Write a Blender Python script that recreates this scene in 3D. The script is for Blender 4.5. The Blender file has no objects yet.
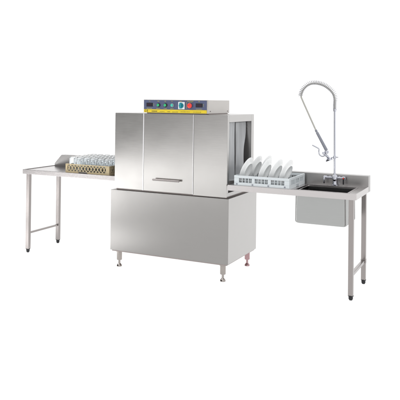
import bpy, bmesh, math, random
from mathutils import Vector, Matrix
random.seed(7)
C = bpy.context.scene.collection
PI = math.pi

# ------------------------------------------------------------------ materials
def mat(name, col, rough=.5, metal=0., spec=.5, trans=0., ior=1.45, coat=0.):
    m = bpy.data.materials.new(name); m.use_nodes = True
    b = m.node_tree.nodes['Principled BSDF']
    b.inputs['Base Color'].default_value = (*col, 1)
    b.inputs['Roughness'].default_value = rough
    b.inputs['Metallic'].default_value = metal
    b.inputs['Specular IOR Level'].default_value = spec
    b.inputs['Transmission Weight'].default_value = trans
    b.inputs['IOR'].default_value = ior
    b.inputs['Coat Weight'].default_value = coat
    return m

def vary(m, scale=(3, 3, 3), amount=.08, rough=.0, detail=4, bump=0., bdist=.001):
    """gentle procedural variation of colour, gloss and surface"""
    nt = m.node_tree; N = nt.nodes; L = nt.links; b = N['Principled BSDF']
    tc = N.new('ShaderNodeTexCoord'); mp = N.new('ShaderNodeMapping'); mp.inputs['Scale'].default_value = scale
    no = N.new('ShaderNodeTexNoise'); no.inputs['Scale'].default_value = 1; no.inputs['Detail'].default_value = detail
    L.new(tc.outputs['Object'], mp.inputs['Vector']); L.new(mp.outputs[0], no.inputs['Vector'])
    col = b.inputs['Base Color'].default_value[:3]
    mx = N.new('ShaderNodeMix'); mx.data_type = 'RGBA'
    mx.inputs[6].default_value = (*[c * (1 - amount) for c in col], 1)
    mx.inputs[7].default_value = (*[min(1, c * (1 + amount)) for c in col], 1)
    L.new(no.outputs['Fac'], mx.inputs[0]); L.new(mx.outputs[2], b.inputs['Base Color'])
    if rough:
        r0 = b.inputs['Roughness'].default_value
        mr = N.new('ShaderNodeMapRange'); mr.inputs[3].default_value = r0 - rough; mr.inputs[4].default_value = r0 + rough
        L.new(no.outputs['Fac'], mr.inputs[0]); L.new(mr.outputs[0], b.inputs['Roughness'])
    if bump:
        bu = N.new('ShaderNodeBump'); bu.inputs['Strength'].default_value = bump; bu.inputs['Distance'].default_value = bdist
        L.new(no.outputs['Fac'], bu.inputs['Height']); L.new(bu.outputs[0], b.inputs['Normal'])
    return m

def steel(name, col, rough, brush, warp=.0, grain=.045, bstr=.07):
    """brushed sheet: fine streaks along one axis, plus the slow waviness of thin sheet"""
    m = mat(name, col, rough, 1.)
    nt = m.node_tree; N = nt.nodes; L = nt.links; b = N['Principled BSDF']
    tc = N.new('ShaderNodeTexCoord'); mp = N.new('ShaderNodeMapping'); mp.inputs['Scale'].default_value = brush
    no = N.new('ShaderNodeTexNoise'); no.inputs['Scale'].default_value = 1; no.inputs['Detail'].default_value = 3
    L.new(tc.outputs['Object'], mp.inputs['Vector']); L.new(mp.outputs[0], no.inputs['Vector'])
    slow = N.new('ShaderNodeTexNoise'); slow.inputs['Scale'].default_value = 1.7; slow.inputs['Detail'].default_value = 1
    L.new(tc.outputs['Object'], slow.inputs['Vector'])
    mx = N.new('ShaderNodeMix'); mx.data_type = 'RGBA'
    mx.inputs[6].default_value = (*[c * (1 - grain) for c in col], 1)
    mx.inputs[7].default_value = (*[min(1, c * (1 + grain)) for c in col], 1)
    L.new(no.outputs['Fac'], mx.inputs[0]); L.new(mx.outputs[2], b.inputs['Base Color'])
    mr = N.new('ShaderNodeMapRange'); mr.inputs[3].default_value = rough * .75; mr.inputs[4].default_value = rough * 1.25
    sm = N.new('ShaderNodeTexNoise'); sm.inputs['Scale'].default_value = 6.5; sm.inputs['Detail'].default_value = 5; sm.inputs['Roughness'].default_value = .65
    L.new(tc.outputs['Object'], sm.inputs['Vector'])
    av = N.new('ShaderNodeMix'); av.inputs[0].default_value = .55      # handling marks: slow patches of gloss
    L.new(no.outputs['Fac'], av.inputs[2]); L.new(sm.outputs['Fac'], av.inputs[3])
    L.new(av.outputs[0], mr.inputs[0]); L.new(mr.outputs[0], b.inputs['Roughness'])
    b1 = N.new('ShaderNodeBump'); b1.inputs['Strength'].default_value = bstr; b1.inputs['Distance'].default_value = .0003
    L.new(no.outputs['Fac'], b1.inputs['Height'])
    b2 = N.new('ShaderNodeBump'); b2.inputs['Strength'].default_value = 1.; b2.inputs['Distance'].default_value = warp
    L.new(slow.outputs['Fac'], b2.inputs['Height']); L.new(b1.outputs[0], b2.inputs['Normal'])
    L.new(b2.outputs[0], b.inputs['Normal'])
    return m

M = {}
M['panel'] = steel('brushed_steel_panel', (.465, .453, .44), .21, (9, 9, 260), .004)
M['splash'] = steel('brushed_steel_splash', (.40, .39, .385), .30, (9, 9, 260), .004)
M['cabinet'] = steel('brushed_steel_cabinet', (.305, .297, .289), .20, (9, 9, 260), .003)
M['bowl_shade'] = steel('shaded_sink_inside', (.24, .24, .245), .3, (60, 60, 60), .0)
M['side'] = steel('brushed_steel_side', (.49, .48, .47), .30, (9, 9, 260), .004)
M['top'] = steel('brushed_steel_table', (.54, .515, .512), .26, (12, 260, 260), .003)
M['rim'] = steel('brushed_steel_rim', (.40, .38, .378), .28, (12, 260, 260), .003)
M['bowl'] = steel('brushed_steel_bowl', (.39, .395, .39), .30, (9, 120, 160), .004)
M['tube'] = steel('steel_tube', (.33, .305, .297), .24, (120, 120, 9), .0)
M['box'] = steel('satin_steel_housing', (.52, .50, .48), .42, (30, 200, 200), .0)
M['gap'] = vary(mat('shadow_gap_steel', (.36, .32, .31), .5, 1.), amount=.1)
M['rail'] = mat('polished_rail', (.86, .86, .88), .35, 1.)
M['leg'] = vary(mat('polished_leg_steel', (.36, .33, .31), .16, 1.), (20, 20, 20), .12)
M['pink'] = vary(mat('pinkish_steel', (.40, .26, .27), .16, 1.), (20, 20, 20), .12)
M['chrome'] = vary(mat('chrome', (.50, .51, .56), .10, 1.), (9, 9, 9), .06)
M['wire'] = vary(mat('spring_wire', (.56, .56, .58), .25, 1.), (9, 9, 9), .06)
M['hose'] = vary(mat('grey_hose', (.44, .435, .40), .45), (40, 40, 40), .12)
M['grip'] = vary(mat('grey_grip', (.24, .25, .29), .4), (40, 40, 40), .15)
M['black'] = vary(mat('black_rubber', (.012, .012, .014), .5), (30, 30, 30), .2)
M['blue'] = vary(mat('blue_panel_film', (.075, .09, .165), .35), (25, 25, 25), .10)
M['yellow'] = vary(mat('yellow_panel_film', (.66, .50, .02), .38), (40, 40, 40), .10)
M['yprint'] = mat('yellow_print', (.42, .36, .06), .5)
M['dprint'] = mat('dark_print', (.05, .045, .02), .5)
M['white'] = vary(mat('white_plastic', (.62, .66, .68), .4), (14, 14, 14), .05)
M['switch'] = mat('switch_plate', (.74, .78, .80), .35)
M['bezel'] = mat('black_bezel', (.01, .014, .016), .35)
M['green'] = mat('green_lens', (.02, .42, .16), .2, coat=.6)
M['teal'] = mat('teal_lens', (.04, .50, .38), .2, coat=.6)
M['knobteal'] = mat('teal_knob', (.01, .22, .28), .3)
M['red'] = mat('red_button', (.72, .045, .03), .3)
M['display'] = mat('display_glass', (.03, .015, .03), .15)
M['beige'] = vary(mat('beige_plastic', (.47, .385, .235), .45), (14, 14, 14), .08)
M['plate'] = vary(mat('porcelain', (.88, .89, .89), .12, coat=.3), (6, 6, 6), .02)
M['pvc'] = vary(mat('curtain_pvc', (.78, .80, .83), .22, spec=.7, coat=.4), (3, 14, 1.5), .22, bump=.6, bdist=.02)
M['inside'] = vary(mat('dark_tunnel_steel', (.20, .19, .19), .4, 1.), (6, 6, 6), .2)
g = bpy.data.materials.new('tumbler_glass'); g.use_nodes = True
b = g.node_tree.nodes['Principled BSDF']
b.inputs['Base Color'].default_value = (.93, .95, .96, 1); b.inputs['Roughness'].default_value = .02
b.inputs['Transmission Weight'].default_value = 1; b.inputs['IOR'].default_value = 1.5
vary(g, (30, 30, 30), .03)
M['glass'] = g

# added light-table floor: translucent, so light from below hides contact shadows
gm = bpy.data.materials.new('backlit_white_floor'); gm.use_nodes = True
nt = gm.node_tree; nt.nodes.remove(nt.nodes['Principled BSDF'])
tr = nt.nodes.new('ShaderNodeBsdfTranslucent'); tr.inputs[0].default_value = (.97, .97, .97, 1)
df = nt.nodes.new('ShaderNodeBsdfDiffuse'); df.inputs[0].default_value = (.92, .92, .92, 1)
ms = nt.nodes.new('ShaderNodeMixShader')
no = nt.nodes.new('ShaderNodeTexNoise'); no.inputs['Scale'].default_value = .6
mr = nt.nodes.new('ShaderNodeMapRange'); mr.inputs[3].default_value = .10; mr.inputs[4].default_value = .14
nt.links.new(no.outputs['Fac'], mr.inputs[0]); nt.links.new(mr.outputs[0], ms.inputs[0])
nt.links.new(tr.outputs[0], ms.inputs[1]); nt.links.new(df.outputs[0], ms.inputs[2])
nt.links.new(ms.outputs[0], nt.nodes['Material Output'].inputs['Surface'])
M['ground'] = gm

# ------------------------------------------------------------------ helpers
def wloc(o):
    v = Vector((0, 0, 0))
    while o is not None:
        v += o.location; o = o.parent
    return v

def obj(name, bm, m, parent=None, smooth=False, label=None):
    me = bpy.data.meshes.new(name)
    off = wloc(parent)
    bmesh.ops.translate(bm, verts=bm.verts, vec=-off)
    bmesh.ops.recalc_face_normals(bm, faces=bm.faces)
    bm.to_mesh(me); bm.free()
    me.materials.append(M[m])
    if smooth:
        for p in me.polygons: p.use_smooth = True
        if smooth != 'all':
            try: me.set_sharp_from_angle(angle=math.radians(35))
            except Exception: pass
    o = bpy.data.objects.new(name, me); C.objects.link(o); o.parent = parent
    if smooth is True:
        wn = o.modifiers.new('weighted_normals', 'WEIGHTED_NORMAL'); wn.keep_sharp = True; wn.weight = 100
    if label: o['label'] = label
    return o

def thing(name, label, cat, loc=(0, 0, 0), group=None):
    o = bpy.data.objects.new(name, None); C.objects.link(o); o.location = loc
    o.empty_display_size = .1
    o['label'] = label; o['category'] = cat
    if group: o['group'] = group
    return o

def BM(): return bmesh.new()

def box(bm, x0, x1, y0, y1, z0, z1, bev=0., seg=2):
    t = bmesh.new()
    bmesh.ops.create_cube(t, size=1)
    bmesh.ops.scale(t, vec=(x1 - x0, y1 - y0, z1 - z0), verts=t.verts)
    bmesh.ops.translate(t, vec=((x0 + x1) / 2, (y0 + y1) / 2, (z0 + z1) / 2), verts=t.verts)
    if bev: bmesh.ops.bevel(t, geom=t.edges[:] , offset=bev, segments=seg, profile=.6, affect='EDGES')
    merge(bm, t)

def merge(bm, t, mx=None):
    if mx is not None: bmesh.ops.transform(t, matrix=mx, verts=t.verts)
    mp = {}
    for v in t.verts: mp[v] = bm.verts.new(v.co)
    for f in t.faces:
        try: bm.faces.new([mp[v] for v in f.verts])
        except ValueError: pass
    t.free()

def prism(bm, poly, axis, a0, a1):
    """poly of 2-D points extruded along an axis; axis 'x': (y,z), 'y': (x,z), 'z': (x,y)"""
    def P(p, a): return {'x': (a, p[0], p[1]), 'y': (p[0], a, p[1]), 'z': (p[0], p[1], a)}[axis]
    A = [bm.verts.new(P(p, a0)) for p in poly]; B = [bm.verts.new(P(p, a1)) for p in poly]
    bm.faces.new(A); bm.faces.new(B[::-1]); n = len(poly)
    for i in range(n): bm.faces.new((A[i], A[(i + 1) % n], B[(i + 1) % n], B[i]))

def lathe(bm, prof, seg=32, mx=None, closed=True):
    """prof: list of (r, h) around Z"""
    t = bmesh.new(); rings = []
    for r, h in prof:
        if r < 1e-6: rings.append([t.verts.new((0, 0, h))])
        else: rings.append([t.verts.new((r * math.cos(2 * PI * k / seg), r * math.sin(2 * PI * k / seg), h)) for k in range(seg)])
    for a, b_ in zip(rings, rings[1:]):
        for k in range(seg):
            k2 = (k + 1) % seg
            if len(a) == 1 and len(b_) == 1: continue
            if len(a) == 1: t.faces.new((a[0], b_[k], b_[k2]))
            elif len(b_) == 1: t.faces.new((a[k], a[k2], b_[0]))
            else: t.faces.new((a[k], a[k2], b_[k2], b_[k]))
    merge(bm, t, mx)

def align(p, d):
    return Matrix.Translation(p) @ Vector((0, 0, 1)).rotation_difference(Vector(d).normalized()).to_matrix().to_4x4()

def cyl(bm, p, q, r, r2=None, seg=24, bev=.0):
    p = Vector(p); q = Vector(q); h = (q - p).length; r2 = r if r2 is None else r2
    bv = min(bev, h / 3)
    prof = [(0, 0), (r - bv, 0), (r, bv), (r2, h - bv), (r2 - bv, h), (0, h)] if bv else [(0, 0), (r, 0), (r2, h), (0, h)]
    lathe(bm, prof, seg, align(p, q - p))

def smoothpath(pts, n=8):
    pts = [Vector(p) for p in pts]; out = []
    for i in range(len(pts) - 1):
        p0 = pts[max(i - 1, 0)]; p1 = pts[i]; p2 = pts[i + 1]; p3 = pts[min(i + 2, len(pts) - 1)]
        for k in range(n):
            t = k / n
            out.append(.5 * ((2 * p1) + (-p0 + p2) * t + (2 * p0 - 5 * p1 + 4 * p2 - p3) * t * t + (-p0 + 3 * p1 - 3 * p2 + p3) * t ** 3))
    out.append(pts[-1]); return out

def tube(bm, pts, r, seg=10):
    pts = [Vector(p) for p in pts]; n = len(pts)
    rr = r if isinstance(r, (list, tuple)) else [r] * n
    T = [(pts[min(i + 1, n - 1)] - pts[max(i - 1, 0)]).normalized() for i in range(n)]
    up = Vector((0, 1, 0)) if abs(T[0].y) < .9 else Vector((1, 0, 0))
    u = (up - T[0] * up.dot(T[0])).normalized(); rings = []
    for i in range(n):
        u = (u - T[i] * u.dot(T[i])).normalized(); v = T[i].cross(u)
        rings.append([bm.verts.new(pts[i] + (u * math.cos(2 * PI * k / seg) + v * math.sin(2 * PI * k / seg)) * rr[i]) for k in range(seg)])
    for a, b_ in zip(rings, rings[1:]):
        for k in range(seg): bm.faces.new((a[k], a[(k + 1) % seg], b_[(k + 1) % seg], b_[k]))
    bm.faces.new(rings[0][::-1]); bm.faces.new(rings[-1])

def rrect(x0, x1, y0, y1, r, z, seg=6):
    out = []
    for cx, cy, a in ((x1 - r, y0 + r, -PI / 2), (x1 - r, y1 - r, 0), (x0 + r, y1 - r, PI / 2), (x0 + r, y0 + r, PI)):
        for k in range(seg + 1):
            t = a + PI / 2 * k / seg
            out.append((cx + r * math.cos(t), cy + r * math.sin(t), z))
    return out

def loft(bm, rings, cap0=False, cap1=False):
    R = [[bm.verts.new(p) for p in ring] for ring in rings]; n = len(R[0])
    for a, b_ in zip(R, R[1:]):
        for k in range(n): bm.faces.new((a[k], a[(k + 1) % n], b_[(k + 1) % n], b_[k]))
    if cap0: bm.faces.new(R[0][::-1])
    if cap1: bm.faces.new(R[-1])

# ------------------------------------------------------------------ ground
bm = BM()
bmesh.ops.create_grid(bm, x_segments=24, y_segments=24, size=1)
bmesh.ops.scale(bm, vec=(16, 20, 1), verts=bm.verts)
bmesh.ops.translate(bm, vec=(2, 10, 0), verts=bm.verts)
o = obj('ground', bm, 'ground'); o['kind'] = 'structure'; o['label'] = 'seamless white studio floor'

# ------------------------------------------------------------------ dishwasher
LX1, LZ0, LZ1, LD = 1.2326, .1667, .7535, .752
UX0, UX1, UY0, UY1, UZ0, UZ1 = .0276, 1.2056, .0205, .7137, .7665, 1.504
dw = thing('conveyor_dishwasher', 'big stainless steel conveyor dishwasher with blue control panel, between the two side tables', 'dishwasher', (.616, .376, 0))
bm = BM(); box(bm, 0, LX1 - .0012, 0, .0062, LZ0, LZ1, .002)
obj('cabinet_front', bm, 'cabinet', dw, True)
bm = BM(); box(bm, .001, LX1, .0065, LD, LZ0 + .001, LZ1 - .0005, .002)
base = obj('base_cabinet', bm, 'side', dw, True)
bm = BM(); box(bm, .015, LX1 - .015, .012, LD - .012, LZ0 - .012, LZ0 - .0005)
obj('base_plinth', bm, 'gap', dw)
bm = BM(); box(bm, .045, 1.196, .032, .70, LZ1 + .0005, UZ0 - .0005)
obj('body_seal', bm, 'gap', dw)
# the tunnel housing: an open box with a framed exit on the right end
bm = BM()
OY0, OY1, OZ0, OZ1 = .057, .640, .800, 1.437           # exit opening
t_ = .03
box(bm, UX0, UX1, UY0 + .006, UY1, OZ1, UZ1, .002)               # roof box
box(bm, UX0, UX1, UY0 + .006, UY1, UZ0, OZ0, .002)               # lower sill
box(bm, UX0, UX1, UY0 + .006, OY0, OZ0 + .0005, OZ1 - .0005)      # front wall
box(bm, UX0, UX1, OY1, UY1, OZ0 + .0005, OZ1 - .0005)             # rear wall
obj('tunnel_housing', bm, 'side', dw, True)
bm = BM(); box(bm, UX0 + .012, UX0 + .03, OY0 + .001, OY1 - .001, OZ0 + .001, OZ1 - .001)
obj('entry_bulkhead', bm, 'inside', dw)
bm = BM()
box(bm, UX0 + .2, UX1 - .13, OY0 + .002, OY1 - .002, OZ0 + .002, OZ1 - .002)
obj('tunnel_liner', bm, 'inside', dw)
# front panels
px = [UX0, .3455, .3515, .8705, .8755, UX1 + .001]
bm = BM(); box(bm, px[0], px[1], UY0, UY0 + .0055, UZ0 + .002, UZ1 - .001, .0015)
obj('front_panel', bm, 'panel', dw, True)
bm = BM(); box(bm, px[4], px[5], UY0, UY0 + .0055, UZ0 - .006, UZ1 - .001, .0015)
obj('front_panel', bm, 'panel', dw, True)
bm = BM(); box(bm, px[2], px[3], UY0 - .003, UY0 + .0055, UZ0 + .001, UZ1 - .004, .0015)
door = obj('door', bm, 'panel', dw, True)
bm = BM()
cyl(bm, (.470, UY0 - .036, .882), (.748, UY0 - .036, .882), .010, bev=.002)
for x in (.488, .730): cyl(bm, (x, UY0 - .003, .882), (x, UY0 - .034, .882), .007)
obj('handle', bm, 'tube', door, True)
for xr in (.3485, .873):
    bm = BM(); w = .0042 if xr < .5 else .0024
    box(bm, xr - w, xr + w, UY0 - .007, UY0 - .0035, UZ0 + .001, UZ1 - .002, .001)
    obj('door_rail', bm, 'rail', dw, True)
# exit frame and curtain
bm = BM()
fx0, fx1 = UX1 + .0005, UX1 + .006
box(bm, fx0, fx1, UY0 + .001, OY0 - .001, .884, UZ1 - .001, .0012)
box(bm, fx0, fx1, OY1 + .001, UY1 - .001, .884, UZ1 - .001, .0012)
box(bm, fx0, fx1, OY0 - .001 + .0015, OY1 + .001 - .0015, OZ1 + .001, UZ1 - .001, .0012)
obj('exit_frame', bm, 'side', dw, True)
def strip(y0, y1, x, ztop, zbot, amp, ph, cut=0.):
    bm = BM(); ny, nz = 26, 44; rows = []
    for j in range(nz + 1):
        v = j / nz; z = ztop + (zbot - ztop) * v; row = []
        for i in range(ny + 1):
            u = i / ny
            y1_ = y1 + cut * (.5 + .5 * math.tanh((v - .35) * 7)) 
            y = y0 + (y1_ - y0) * u
            xx = x + amp * (.25 + v) * math.sin(u * 4.6 + ph + v * 1.3) + amp * .5 * v * math.sin(u * 9 + ph * 2 - v * 3)
            row.append(bm.verts.new((xx, y, z)))
        rows.append(row)
    for a, b_ in zip(rows, rows[1:]):
        for i in range(ny): bm.faces.new((a[i], a[i + 1], b_[i + 1], b_[i]))
    bmesh.ops.solidify(bm, geom=bm.faces[:], thickness=.003)
    return bm
bm = strip(OY0 + .010, .318, UX1 - .040, OZ1 - .004, .885, .012, .4)
cu = obj('curtain_strip', bm, 'pvc', dw, 'all')
bm = strip(.334, .625, UX1 - .046, OZ1 - .004, .885, .014, 1.9, -.075)
obj('curtain_strip', bm, 'pvc', dw, 'all')
# feet
def mfoot(x, y, m, label=None):
    bm = BM()
    lathe(bm, [(0, .15), (.030, .15), (.030, .142), (.0255, .140), (.0255, .068), (.023, .064), (0, .064)], 28, Matrix.Translation((x, y, 0)))
    leg = obj('leg', bm, m, dw, True, label)
    bm = BM()
    lathe(bm, [(0, .066), (.0105, .066), (.0105, .030), (.016, .024), (.024, .014), (.026, .004), (.024, 0), (0, 0)], 28, Matrix.Translation((x, y, 0)))
    obj('foot', bm, m, leg, True)
mfoot(.070, .060, 'leg'); mfoot(1.163, .060, 'leg'); mfoot(.070, .700, 'leg'); mfoot(1.160, .700, 'pink', 'pinkish tinted metal leg')
# control box
BX0, BX1, BY1, BZ0, BZ1 = .344, 1.0225, .526, 1.517, 1.6366
bm = BM(); box(bm, BX0, BX1, UY0, BY1, BZ0 - .004, BZ1, .003)
cb = obj('control_box', bm, 'box', dw, True)
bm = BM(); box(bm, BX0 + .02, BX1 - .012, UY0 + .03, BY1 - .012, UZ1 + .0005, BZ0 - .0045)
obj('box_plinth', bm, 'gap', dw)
for y in (UY0 + .04, BY1 - .045):
    bm = BM(); cyl(bm, (BX1 + .0005, y, 1.533), (BX1 + .004, y, 1.533), .005, bev=.001); obj('screw', bm, 'gap', cb, True)
F = UY0 - .0002
bm = BM(); box(bm, BX0 + .005, 1.0035, F - .003, F, 1.5445, BZ1 - .005, .0008)
cp = obj('control_panel', bm, 'blue', dw, True)
bm = BM(); box(bm, BX0 + .005, 1.0035, F - .0032, F, 1.5135, 1.5438, .0008)
obj('caption_strip', bm, 'yellow', dw, True)
Fp = F - .0032
for x in (.411, .928):
    bm = BM(); box(bm, x - .034, x + .034, Fp - .003, Fp, 1.569, 1.605, .001); bz = obj('display_bezel', bm, 'bezel', cp, True)
    bm = BM(); box(bm, x - .025, x + .025, Fp - .0045, Fp - .0032, 1.576, 1.598); obj('display', bm, 'display', cp)
for x, m in ((.505, 'green'), (.579, 'green'), (.651, 'teal')):
    bm = BM(); cyl(bm, (x + .003, Fp, 1.5845), (x + .003, Fp - .008, 1.5845), .0185, bev=.002); obj('button_bezel', bm, 'bezel' if m == 'green' else 'grip', cp, True)
    bm = BM(); lathe(bm, [(0, 0), (.013, 0), (.013, .006), (.009, .011), (0, .012)], 24, align((x + .001, Fp - .0082, 1.5845), (0, -1, 0))); obj('button', bm, m, cp, True)
bm = BM(); box(bm, .7495 - .033, .7495 + .033, Fp - .006, Fp, 1.549, 1.617, .002); obj('switch_plate', bm, 'switch', cp, True)
bm = BM(); cyl(bm, (.7495, Fp - .0062, 1.583), (.7495, Fp - .014, 1.583), .024, bev=.002)
box(bm, .7495 - .010, .7495 + .010, Fp - .032, Fp - .0142, 1.556, 1.610, .003); obj('rotary_knob', bm, 'knobteal', cp, True)
bm = BM(); cyl(bm, (.839, Fp, 1.583), (.839, Fp - .012, 1.583), .015); obj('button_bezel', bm, 'bezel', cp, True)
bm = BM(); lathe(bm, [(0, 0), (.022, 0), (.0235, .004), (.023, .010), (.017, .014), (0, .015)], 32, align((.839, Fp - .0122, 1.583), (0, -1, 0))); obj('stop_button', bm, 'red', cp, True)
# the small captions (too small to read in the photograph: short printed ticks)
def ticks(bm, x0, x1, z, h, y, wmin=.003, wmax=.008, gap=.003):
    x = x0
    while x < x1 - wmin:
        w = min(random.uniform(wmin, wmax), x1 - x); hh = h * random.uniform(.7, 1)
        box(bm, x, x + w, y - .0006, y - .0001, z - hh / 2, z + hh / 2); x += w + gap * random.uniform(.7, 1.6)
bm = BM()
for x, w in ((.411, .012), (.505, .022), (.579, .016), (.651, .014), (.742, .026), (.928, .014)):
    ticks(bm, x - w / 2, x + w / 2, 1.6215, .007, Fp)
for x, w in ((.411, .060), (.505, .044), (.579, .034), (.651, .034), (.928, .060)):
    ticks(bm, x - w / 2, x + w / 2, 1.5525, .006, Fp, gap=.002)
ticks(bm, .806, .872, 1.624, .006, Fp); ticks(bm, .822, .856, 1.6145, .005, Fp)
for k in range(7): box(bm, .797, .803, Fp - .0006, Fp - .0001, 1.556 + k * .009, 1.561 + k * .009)
for dz in (0, .012): box(bm, .452, .457, Fp - .0006, Fp - .0001, 1.579 + dz, 1.585 + dz); box(bm, .969, .974, Fp - .0006, Fp - .0001, 1.579 + dz, 1.585 + dz)
obj('caption', bm, 'yprint', cp)
bm = BM(); Fy = F - .0032
# mark at the left end of the yellow strip
for x, zs in ((.359, (1.5185, 1.536)), (.380, (1.5185, 1.527, 1.536))):
    box(bm, x, x + .004, Fy - .0006, Fy - .0001, 1.5185, 1.5395)
    for z in zs: box(bm, x + .0045, x + .013, Fy - .0006, Fy - .0001, z, z + .0035)
ticks(bm, .432, .492, 1.526, .011, Fy)
for a, w in ((.52, .05), (.60, .03), (.655, .06), (.74, .05), (.80, .04), (.87, .08)):
    ticks(bm, a, a + w, 1.524 + random.uniform(-.002, .004), .006, Fy, .002, .005)
obj('caption', bm, 'dprint', cp)

# ------------------------------------------------------------------ tables
def table_leg(root, x, y, ztop, w=.040):
    bm = BM(); box(bm, x - w / 2, x + w / 2, y - w / 2, y + w / 2, .038, ztop, .004, 3)
    leg = obj('leg', bm, 'tube', root, True)
    bm = BM(); lathe(bm, [(0, .040), (.0225, .040), (.0235, .034), (.018, .030), (.018, .012), (.014, .004), (.012, 0), (0, 0)], 20, Matrix.Translation((x, y, 0)))
    # square collar that plugs the tube
    obj('foot', bm, 'black', leg, True)
    return leg
# loading table, left
TX0, TX1, TY0, TY1, TZ, TT = -1.124, UX0 - .0005, .0316, .652, .882, .048
lt = thing('loading_table', 'long steel side table carrying the beige rack of glasses, left of the dishwasher', 'table', (-.55, .34, 0))
bm = BM()
box(bm, TX0 + .012, TX1, TY0 + .012, TY1 - .082, TZ - .016, TZ - .006)       # deck
obj('tabletop', bm, 'top', lt, True)
bm = BM()
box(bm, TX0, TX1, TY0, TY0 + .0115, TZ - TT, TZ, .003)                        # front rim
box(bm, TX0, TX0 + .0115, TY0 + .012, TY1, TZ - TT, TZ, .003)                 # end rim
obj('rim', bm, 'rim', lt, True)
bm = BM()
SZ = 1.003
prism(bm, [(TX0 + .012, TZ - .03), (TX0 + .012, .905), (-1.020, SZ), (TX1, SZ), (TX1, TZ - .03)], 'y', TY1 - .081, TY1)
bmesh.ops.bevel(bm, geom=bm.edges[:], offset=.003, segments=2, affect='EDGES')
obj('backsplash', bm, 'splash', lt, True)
lx, ly0, ly1 = -1.073, .0746, .600
table_leg(lt, lx, ly0, TZ - .0165); table_leg(lt, lx, ly1, TZ - .0315)
bm = BM(); box(bm, lx - .010, lx + .010, ly0 + .0205, ly1 - .0205, .196, .216, .003)
obj('cross_bar', bm, 'tube', lt, True)

# sink table, right
RX0, RX1, RY0, RY1, RZ, RT = UX1 + .0065, 2.345, .0215, .660, .880, .052
HX0, HX1, HY0, HY1 = 1.824, 2.262, .068, .468
rt = thing('sink_table', 'steel side table with sink and backsplash carrying the plate rack, right of the dishwasher', 'table', (1.78, .34, 0))
bm = BM(); z0, z1 = RZ - .016, RZ - .006
box(bm, RX0, HX0, RY0 + .012, RY1 - .092, z0, z1)
box(bm, HX1, RX1 - .012, RY0 + .012, RY1 - .092, z0, z1)
box(bm, HX0 + .0002, HX1 - .0002, RY0 + .012, HY0, z0, z1)
box(bm, HX0 + .0002, HX1 - .0002, HY1, RY1 - .092, z0, z1)
obj('tabletop', bm, 'top', rt, True)
bm = BM()
box(bm, RX0, RX1, RY0, RY0 + .0115, RZ - RT, RZ, .003)
box(bm, RX1 - .0115, RX1, RY0 + .012, RY1 - .0925, RZ - RT, RZ, .003)
obj('rim', bm, 'top', rt, True)
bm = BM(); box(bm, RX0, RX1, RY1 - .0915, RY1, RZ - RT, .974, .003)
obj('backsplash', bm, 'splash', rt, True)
bm = BM()   # raised lip round the sink opening
for a in ((HX0 - .012, HX0, HY0 - .012, HY1 + .012), (HX1, HX1 + .012, HY0 - .012, HY1 + .012), (HX0 + .0003, HX1 - .0003, HY1, HY1 + .012), (HX0 + .0003, HX1 - .0003, HY0 - .012, HY0)):
    box(bm, *a, z1 + .0004, z1 + .005, .001)
obj('sink_rim', bm, 'top', rt, True)
bm = BM()
bx0, bx1, by0, by1, bz = 1.8125, 2.2545, .0715, .4657, .5873
rings = []
r_ = .022
rings.append(rrect(HX0 + .002, HX1 - .002, HY0 + .002, HY1 - .002, r_, RZ - .0165))
rings.append(rrect(bx0 + .006, bx1 - .004, by0 + .002, by1, r_, RZ - .05))
for k in range(6):
    a = k / 5 * PI / 2; q = .022 * (1 - math.cos(a))
    rings.append(rrect(bx0 + q + .004, bx1 - q, by0 + q, by1 - q, r_, bz + .022 - .022 * math.sin(a)))
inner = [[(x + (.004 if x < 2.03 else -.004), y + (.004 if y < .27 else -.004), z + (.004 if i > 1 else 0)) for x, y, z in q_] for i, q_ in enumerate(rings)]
loft(bm, rings, cap1=True)
bmesh.ops.recalc_face_normals(bm, faces=bm.faces)
bmesh.ops.solidify(bm, geom=bm.faces[:], thickness=.0015)
sk = obj('sink_bowl', bm, 'bowl', rt, True)
bm = BM(); loft(bm, inner, cap1=True); bmesh.ops.solidify(bm, geom=bm.faces[:], thickness=.0008); obj('bowl_shade_shell', bm, 'bowl_shade', sk, True, 'inside of the sink bowl, its shade put in as darker steel')  # added inner shell; the deep bowl's shade is put into its colour
bm = BM(); cyl(bm, (1.915, .13, bz + .010), (1.915, .13, .868), .016, bev=.003); obj('overflow_pipe', bm, 'tube', sk, True)
rx, ry0, ry1 = 2.300, .058, .612
table_leg(rt, rx, ry0, RZ - .0165); table_leg(rt, rx, ry1, RZ - RT - .001)
bm = BM(); box(bm, rx - .014, rx + .014, ry0 + .0205, ry1 - .0245, .190, .218, .004)
obj('cross_bar', bm, 'tube', rt, True)
bm = BM(); box(bm, rx - .0225, rx + .0225, ry1 - .0225, ry1 + .0225, .186, .224, .003); obj('bar_clamp', bm, 'tube', rt, True)

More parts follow.
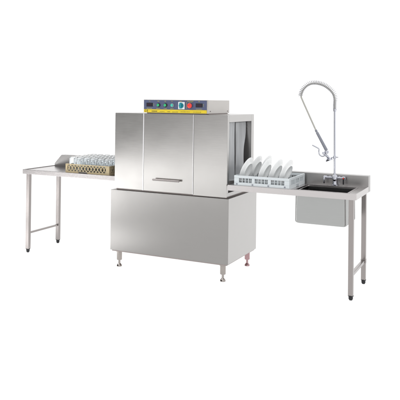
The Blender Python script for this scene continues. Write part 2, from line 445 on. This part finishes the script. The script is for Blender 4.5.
# ------------------------------------------------------------------ pre-rinse tap
fx, fy = 2.055, .525
tp = thing('pre_rinse_tap', 'tall chrome rinse tap with coiled spring hose rising behind the sink', 'tap', (fx, fy, RZ - .006))
bm = BM()
lathe(bm, [(0, .8745), (.030, .8745), (.030, .880), (.022, .886), (.018, .900), (.018, .925), (.026, .932), (.028, .950), (.022, .965), (.012, .975), (.012, .985), (0, .985)], 28, Matrix.Translation((fx, fy, 0)))
cyl(bm, (1.972, fy, .945), (2.138, fy, .945), .011, bev=.001)
for x0, x1 in ((1.955, 1.985), (2.122, 2.150)): cyl(bm, (x0, fy, .945), (x1, fy, .945), .016, bev=.003)
cyl(bm, (2.005, fy, .945), (2.022, fy, .945), .015, bev=.002); cyl(bm, (2.088, fy, .945), (2.104, fy, .945), .015, bev=.002)
lathe(bm, [(0, 0), (.017, 0), (.019, .012), (.013, .024), (0, .028)], 24, align((fx + .006, fy - .02, .935), (0, -1, 0)))
obj('mixer_body', bm, 'chrome', tp, True)
for x, m in ((1.966, 'chrome'), (2.139, 'black')):
    bm = BM(); cyl(bm, (x, fy - .010, .946), (x, fy - .030, .946), .009, bev=.002)
    box(bm, x - .006, x + .006, fy - .036, fy - .028, .893, .953, .003)
    lv = obj('lever', bm, m, tp, True, None if m == 'chrome' else 'black lever with a red mark')
    if m == 'black':
        bm = BM(); cyl(bm, (x, fy - .0365, .948), (x, fy - .040, .948), .007, bev=.001); obj('hot_mark', bm, 'red', lv, True)
bm = BM(); cyl(bm, (fx - .001, fy, .98), (2.049, fy, 1.55), .0088); cyl(bm, (2.0495, fy, 1.545), (2.049, fy, 1.575), .013, bev=.002)
obj('riser', bm, 'chrome', tp, True)
P = [(2.049, 1.56), (2.049, 1.60), (2.0485, 1.635), (2.046, 1.668), (2.030, 1.714), (1.982, 1.762), (1.922, 1.793), (1.852, 1.803), (1.797, 1.785), (1.755, 1.740), (1.738, 1.684)]
P2 = [(1.751, 1.645), (1.804, 1.530), (1.856, 1.419), (1.886, 1.356)]
arc = smoothpath([(x, fy, z) for x, z in P], 14)
whole = smoothpath([(x, fy, z) for x, z in P + P2], 10)
bm = BM(); tube(bm, whole, .0078, 12); obj('hose', bm, 'hose', tp, 'all')
# spring: a coil around the arc, lying slightly to the outside of the hose
def resample(pts, n):
    L = [0]
    for a, b_ in zip(pts, pts[1:]): L.append(L[-1] + (b_ - a).length)
    out = []; j = 0
    for i in range(n + 1):
        s = L[-1] * i / n
        while j < len(L) - 2 and L[j + 1] < s: j += 1
        t = (s - L[j]) / max(1e-9, L[j + 1] - L[j]); out.append(pts[j].lerp(pts[j + 1], t))
    return out, L[-1]
path, ln = resample(arc, 1600)
co = []; turns_lo = .0095
th = 0.
for i, p in enumerate(path):
    s = i / 1600; T = (path[min(i + 1, 1600)] - path[max(i - 1, 0)]).normalized()
    B = Vector((0, 1, 0)); Nn = T.cross(B)           # in-plane normal
    if Nn.dot(p - Vector((1.9, fy, 1.62))) < 0: Nn = -Nn
    k = min(1, max(0, (s - .10) / .12)); off = .008 * k; rad = .0155 + .0045 * k
    pitch = .0105 + .0035 * k
    th += 2 * PI * (ln / 1600) / pitch
    co.append(p + Nn * (off + rad * math.cos(th)) + T * .0045 * math.cos(th) + B * rad * math.sin(th))
bm = BM(); tube(bm, co, .0030, 6); obj('spring', bm, 'wire', tp, 'all')
bm = BM()
g0, g1 = Vector((1.882, fy, 1.364)), Vector((1.978, fy, 1.190))
d = (g1 - g0).normalized()
cyl(bm, g0 - d * .012, g0 + d * .01, .011, bev=.002); cyl(bm, g0 + d * .012, g1, .0125, .0145, bev=.003)
obj('hose_grip', bm, 'grip', tp, True)
bm = BM()
cyl(bm, g1 + d * .001, g1 + Vector((.002, 0, -.028)), .019, .017, bev=.004)
tube(bm, smoothpath([(1.975, fy, 1.176), (1.962, fy, 1.158), (1.968, fy, 1.148), (1.985, fy, 1.140), (1.992, fy, 1.128)], 5), .011, 12)
cyl(bm, (1.955, fy - .02, 1.165), (1.955, fy + .02, 1.165), .013, bev=.003)
ax = Vector((.42, -.1, -.9)).normalized()
lathe(bm, [(0, 0), (.012, 0), (.013, .010), (.020, .018), (.031, .026), (.033, .034), (.030, .040), (0, .036)], 28, align((1.989, fy, 1.134), ax))
obj('spray_valve', bm, 'chrome', tp, True)
bm = BM()
tube(bm, smoothpath([(1.975, fy, 1.150), (1.945, fy - .012, 1.136), (1.920, fy - .014, 1.148), (1.911, fy - .014, 1.172), (1.912, fy - .014, 1.200), (1.893, fy - .014, 1.214), (1.850, fy - .012, 1.234)], 6), .0058, 10)
obj('squeeze_lever', bm, 'chrome', tp, 'all')
bm = BM(); cyl(bm, (2.0515, fy, 1.118), (2.0515, fy, 1.146), .014, bev=.002)
cyl(bm, (2.020, fy, 1.128), (2.085, fy, 1.134), .004, bev=.001)
obj('hook', bm, 'chrome', tp, True)

# ------------------------------------------------------------------ beige glass rack
gx0, gx1, gy0, gy1, gz0, gh = -.592, -.062, .062, .560, TZ - .006, .092
gr = thing('glass_rack', 'beige lattice-sided plastic rack filled with upturned tumblers, on the left table', 'dish rack', ((gx0 + gx1) / 2, (gy0 + gy1) / 2, gz0))
zt = gz0 + gh
def bar(bm, p, q, w, t, nrm):
    p = Vector(p); q = Vector(q); d = (q - p).normalized(); n = Vector(nrm); s = d.cross(n).normalized()
    vs = []
    for e in (p, q):
        for a, c_ in ((-1, -1), (1, -1), (1, 1), (-1, 1)): vs.append(bm.verts.new(e + s * w / 2 * a + n * t / 2 * c_))
    bm.faces.new(vs[0:4]); bm.faces.new(vs[4:8][::-1])
    for k in range(4): bm.faces.new((vs[k], vs[(k + 1) % 4], vs[4 + (k + 1) % 4], vs[4 + k]))
bm = BM()
def gwall(bm, a, b_, n):
    """lattice wall from a to b (2-D), outward normal n"""
    a = Vector(a); b_ = Vector(b_); n = Vector(n); L = (b_ - a).length; d = (b_ - a) / L
    def P(s, z, o=0): v = a + d * s - n * (o); return (v.x, v.y, z)
    def slab(s0, s1, z0, z1, t=.006, o=0.):
        p0 = Vector(P(s0, z0, o)); p1 = Vector(P(s1, z1, o + t))
        box(bm, min(p0.x, p1.x), max(p0.x, p1.x), min(p0.y, p1.y), max(p0.y, p1.y), z0, z1, .0012, 1)
    slab(0, L, gz0, gz0 + .020, .008); slab(0, L, zt - .010, zt, .010)
    slab(0, .024, gz0 + .0202, zt - .0102, .008); slab(L - .040, L, gz0 + .0202, zt - .0102, .008)
    lo, hi = gz0 + .018, zt - .008; k = 0; step = .0385; x = .026
    while x + step < L - .03:
        for s0, s1 in ((x, x + step), (x + step, x)):
            bar(bm, P(s0, lo, .003 + .001 * (s0 > s1)), P(s1, hi, .003 + .001 * (s0 > s1)), .0075, .004, (n.x, n.y, 0))
        x += step
gwall(bm, (gx0, gy0), (gx1, gy0), (0, -1))
gwall(bm, (gx0 + .0005, gy1), (gx1 - .0005, gy1), (0, 1))
gwall(bm, (gx0, gy0 + .0105), (gx0, gy1 - .0105), (-1, 0))
gwall(bm, (gx1, gy0 + .0105), (gx1, gy1 - .0105), (1, 0))
obj('rack_wall', bm, 'beige', gr, True)
bm = BM()
n6 = 6; cw = (gx1 - gx0 - .024) / n6; cd = (gy1 - gy0 - .024) / n6
for i in range(n6 * 2 + 1):
    x = gx0 + .012 + i * cw / 2; box(bm, x - .002, x + .002, gy0 + .009, gy1 - .009, gz0 + .004, gz0 + .010)
    y = gy0 + .012 + i * cd / 2; box(bm, gx0 + .009, gx1 - .009, y - .002, y + .002, gz0 + .0105, gz0 + .015)
for i in range(1, n6):
    x = gx0 + .012 + i * cw; box(bm, x - .0012, x + .0012, gy0 + .011, gy1 - .011, gz0 + .050, gz0 + .062)
    y = gy0 + .012 + i * cd; box(bm, gx0 + .011, gx1 - .011, y - .0012, y + .0012, gz0 + .0625, gz0 + .074)
obj('divider_grid', bm, 'beige', gr)
bm = BM(); box(bm, gx0 + .165, gx0 + .268, gy0 - .003, gy0 - .0004, gz0 + .004, gz0 + .017, .001)
obj('handle_slot', bm, 'inside', gr, True)

# tumblers, upside down
gz = gz0 + .0153; R0, R1, H = .0365, .030, .148
def tumbler_bm():
    bm = BM()
    th = .0022
    prof = [(R0, 0), (R0 + .0003, .002), (R1 + .002, H * .93), (R1, H * .985), (R1 - .003, H), (0, H - .002),
            (0, H - .010), (R1 - th - .003, H - .011), (R1 - th + .0005, H * .89), (R0 - th, .002), (R0 - th, 0)]
    seg = 28; rings = []
    for r, h in prof:
        rings.append([bm.verts.new((0, 0, h))] if r == 0 else [bm.verts.new((r * math.cos(2 * PI * k / seg), r * math.sin(2 * PI * k / seg), h)) for k in range(seg)])
    for a, b_ in zip(rings, rings[1:]):
        for k in range(seg):
            k2 = (k + 1) % seg
            if len(a) == 1 and len(b_) == 1: continue
            if len(a) == 1: bm.faces.new((a[0], b_[k], b_[k2]))
            elif len(b_) == 1: bm.faces.new((a[k], a[k2], b_[0]))
            else: bm.faces.new((a[k], a[k2], b_[k2], b_[k]))
    a, b_ = rings[-1], rings[0]
    for k in range(seg): bm.faces.new((a[k], a[(k + 1) % seg], b_[(k + 1) % seg], b_[k]))
    return bm
rowname = ['front row', 'second row', 'third row', 'fourth row', 'fifth row', 'back row']
colname = ['leftmost', 'second from the left', 'third from the left', 'third from the right', 'second from the right', 'rightmost']
first = None
for j in range(n6):
    for i in range(n6):
        if first is None:
            o = first = obj('tumbler', tumbler_bm(), 'glass', None, 'sharp')
        else:
            o = first.copy(); C.objects.link(o)
        o.location = (gx0 + .012 + (i + .5) * cw + random.uniform(-.002, .002), gy0 + .012 + (j + .5) * cd + random.uniform(-.002, .002), gz)
        o.rotation_euler = (0, 0, random.uniform(0, 6))
        o['category'] = 'glass'; o['group'] = 'upturned tumblers in the beige rack'
        o['label'] = 'upturned tumbler, %s in the %s of its rack' % (colname[i], rowname[j])

# ------------------------------------------------------------------ white plate rack
wx0, wx1, wy0, wy1, wz0, wh = 1.272, 1.778, .034, .534, RZ - .006, .094
wr = thing('plate_rack', 'pale grey-white plastic rack holding two rows of plates, on the sink table', 'dish rack', ((wx0 + wx1) / 2, (wy0 + wy1) / 2, wz0))
bm = BM(); wt = wz0 + wh
def wwall(bm, a, b_, n, groups, side=False):
    a = Vector(a); b_ = Vector(b_); n = Vector(n); L = (b_ - a).length; d = (b_ - a) / L
    def slab(s0, s1, z0, z1, t=.006, o=0., bv=.0015):
        p0 = a + d * s0 - n * o; p1 = a + d * s1 - n * (o + t)
        box(bm, min(p0.x, p1.x), max(p0.x, p1.x), min(p0.y, p1.y), max(p0.y, p1.y), z0, z1, bv, 2)
    lo, hi = wz0 + .032, wt - .022
    if side:
        slab(0, L * .42, wz0, lo); slab(L * .60, L, wz0, lo); slab(L * .4205, L * .5995, wz0 + .022, lo)
    else: slab(0, L, wz0, lo)
    slab(0, L, hi, wt, .012)
    e = .045; gw = (L - 2 * e - 2 * .028) / groups
    slab(0, e, lo + .0003, hi - .0003); slab(L - e, L, lo + .0003, hi - .0003)
    for g_ in range(groups):
        s = e + g_ * (gw + .028)
        if g_: slab(s - .028, s, lo + .0003, hi - .0003)
        m = 3
        for k in range(1, m + 1):
            if k <= m - 0 and k < m + 1 and k != m + 1 and k != 0 and k < m + 1:
                c_ = s + gw * k / (m + 1); slab(c_ - .0025, c_ + .0025, lo + .0003, hi - .0003, .004, .002, 0)
    # thin mid rail seen through the windows
    if not side: slab(e, L - e, (lo + hi) / 2 - .0012, (lo + hi) / 2 + .0012, .002, .007, 0)
wwall(bm, (wx0, wy0), (wx1, wy0), (0, -1), 3)
wwall(bm, (wx0 + .0005, wy1), (wx1 - .0005, wy1), (0, 1), 3)
wwall(bm, (wx0, wy0 + .0125), (wx0, wy1 - .0125), (-1, 0), 3, True)
wwall(bm, (wx1, wy0 + .0125), (wx1, wy1 - .0125), (1, 0), 3, True)
obj('rack_wall', bm, 'white', wr, True)
bm = BM()
for i in range(17):
    x = wx0 + .010 + i * (wx1 - wx0 - .02) / 16; box(bm, x - .002, x + .002, wy0 + .007, wy1 - .007, wz0 + .004, wz0 + .010)
    y = wy0 + .010 + i * (wy1 - wy0 - .02) / 16; box(bm, wx0 + .007, wx1 - .007, y - .002, y + .002, wz0 + .0104, wz0 + .014)
for i in range(1, 9):
    for j in range(1, 9):
        x = wx0 + i * (wx1 - wx0) / 9; y = wy0 + j * (wy1 - wy0) / 9
        cyl(bm, (x, y, wz0 + .0142), (x, y, wz0 + .075), .0035, .002, 8)
obj('peg_base', bm, 'white', wr, True)
for s in (.045, .045 + .1293 + .014, .045 + .2 + .13 - .0, .470):
    pass
for k, s in enumerate((.026, .173, .318, .466)):
    bm = BM(); box(bm, wx0 + s - .007, wx0 + s + .007, wy0 - .0015, wy0 - .0002, wz0 + .012, wz0 + .024, .0004, 1)
    obj('plug', bm, 'grip', wr, True)

# plates: underside faces the camera's right, top leans away to the right
def plate_bm(R):
    bm = BM(); k = R / .12
    prof = [(0, .0185), (.066 * k, .0185), (.067 * k, .0225), (.071 * k, .0225), (.073 * k, .0180), (.082 * k, .0130), (.100 * k, .0060), (.1185 * k, .0000), (.120 * k, -.0010),
            (.1195 * k, -.0026), (.117 * k, -.0030), (.100 * k, .0022), (.082 * k, .0085), (.070 * k, .0135), (0, .0145)]
    lathe(bm, prof, 56); bmesh.ops.remove_doubles(bm, verts=bm.verts, dist=1e-6)
    return bm
tilt = math.radians(21)
def place_plate(o, R, topx, yc, zb, dt=0., yaw=0.):
    a = tilt + dt
    # axis (local z) points to +x and down by the tilt
    axis = Vector((math.cos(a), 0, -math.sin(a)))
    q = Vector((0, 0, 1)).rotation_difference(axis).to_matrix()
    q = Matrix.Rotation(yaw, 3, 'Z') @ q
    o.rotation_euler = q.to_euler()
    o.location = (topx - R * math.sin(a), yc, zb + R * math.cos(a) + .004)
base_ = {}
zb = wz0 + .0142
plates = [('leftmost', 1.369, .20, .121, 0), ('second from the left, set back between two others', 1.398, .37, .125, 0),
          ('third from the left in front', 1.553, .19, .123, .02), ('farthest back, behind the third', 1.484, .40, .127, .0), ('second from the right', 1.652, .20, .123, .05), ('rightmost', 1.745, .20, .122, .02)]
proto = None
for nm, x, yc, R, dt in plates:
    if proto is None: o = proto = obj('dinner_plate', plate_bm(.12), 'plate', None, 'all')
    else: o = proto.copy(); C.objects.link(o)
    place_plate(o, R, x, yc, zb, dt, -.09 + random.uniform(-.05, .05))
    o.scale = (R / .12,) * 3
    o['category'] = 'plate'; o['group'] = 'white plates standing in the rack'
    o['label'] = 'white plate leaning in the white rack, %s' % nm

# ------------------------------------------------------------------ studio light
w = bpy.data.worlds.new('World'); bpy.context.scene.world = w; w.use_nodes = True
nt = w.node_tree; N = nt.nodes; L = nt.links; bg = N['Background']; bg.inputs[1].default_value = 1.0
tc = N.new('ShaderNodeTexCoord')
def patch(direction, c0, c1, lo, hi):
    v = Vector(direction).normalized()
    dt = N.new('ShaderNodeVectorMath'); dt.operation = 'DOT_PRODUCT'; dt.inputs[1].default_value = v
    L.new(tc.outputs['Generated'], dt.inputs[0])
    m = N.new('ShaderNodeMapRange'); m.interpolation_type = 'SMOOTHSTEP'
    m.inputs[1].default_value = math.cos(math.radians(c0)); m.inputs[2].default_value = math.cos(math.radians(c1))
    m.inputs[3].default_value = hi; m.inputs[4].default_value = lo
    L.new(dt.outputs['Value'], m.inputs[0]); return m
a = patch((-.78, -.58, .26), 46, 14, .02, 1.22)      # dark patch shaped into the world, shades steel reflections; behind and left of camera
L.new(a.outputs[0], bg.inputs[0])

def spot(name, loc, to, power, angle, size=.4, blend=1.):
    l = bpy.data.lights.new(name, 'SPOT'); l.energy = power; l.spot_size = math.radians(angle); l.spot_blend = blend; l.shadow_soft_size = size
    o = bpy.data.objects.new(name, l); C.objects.link(o); o.location = loc
    o.rotation_euler = (Vector(to) - Vector(loc)).to_track_quat('-Z', 'Y').to_euler(); return o
def area(name, loc, to, power, sx, sy):
    l = bpy.data.lights.new(name, 'AREA'); l.energy = power; l.shape = 'RECTANGLE'; l.size = sx; l.size_y = sy
    o = bpy.data.objects.new(name, l); C.objects.link(o); o.location = loc
    o.rotation_euler = (Vector(to) - Vector(loc)).to_track_quat('-Z', 'Y').to_euler(); return o
spot('added_reflection_spot', (-3.3, -8.2, -3.2), (-3.1, -8.0, 0), 1250, 95, .5)  # added spots below the floor, brighten what the steel panels reflect
spot('added_reflection_spot', (-3.5, -4.8, -2.8), (-3.5, -4.8, 0), 1500, 64, .5)
spot('added_reflection_spot', (-2.8, -2.7, -2.6), (-2.8, -2.7, 0), 1150, 62, .5)
spot('added_reflection_spot', (-1.2, -.9, -2.2), (-1.2, -.9, 0), 560, 56, .4)
area('key_softbox', (-2.2, -2.2, 4.2), (1., .3, .6), 60, 2.2, 2.2)

# ------------------------------------------------------------------ camera
cam = bpy.data.cameras.new('camera'); co_ = bpy.data.objects.new('camera', cam); C.objects.link(co_)
bpy.context.scene.camera = co_
yaw, pitch, roll, f = -.4740936, -.00958459, .01183094, 653.69068
Fv = Vector((math.sin(yaw) * math.cos(pitch), math.cos(yaw) * math.cos(pitch), -math.sin(pitch)))
Rv = Vector((math.cos(yaw), -math.sin(yaw), 0)); Uv = Rv.cross(Fv)
R2 = Rv * math.cos(roll) + Uv * math.sin(roll); U2 = -Rv * math.sin(roll) + Uv * math.cos(roll)
mw = Matrix((R2, U2, -Fv)).transposed().to_4x4(); mw.translation = Vector((3.4042756, -5.4535984, 1.6255397))
co_.matrix_world = mw
cam.sensor_fit = 'HORIZONTAL'; cam.sensor_width = 36; cam.lens = f / 400 * 36
cam.shift_x = 32.827 / 400; cam.shift_y = -105.419 / 400
cam.clip_start = .05; cam.clip_end = 200
sc = bpy.context.scene
sc.view_settings.view_transform = 'Standard'; sc.view_settings.look = 'None'; sc.view_settings.exposure = 0; sc.view_settings.gamma = 1
sc.cycles.max_bounces = 14; sc.cycles.transmission_bounces = 12; sc.cycles.transparent_max_bounces = 12
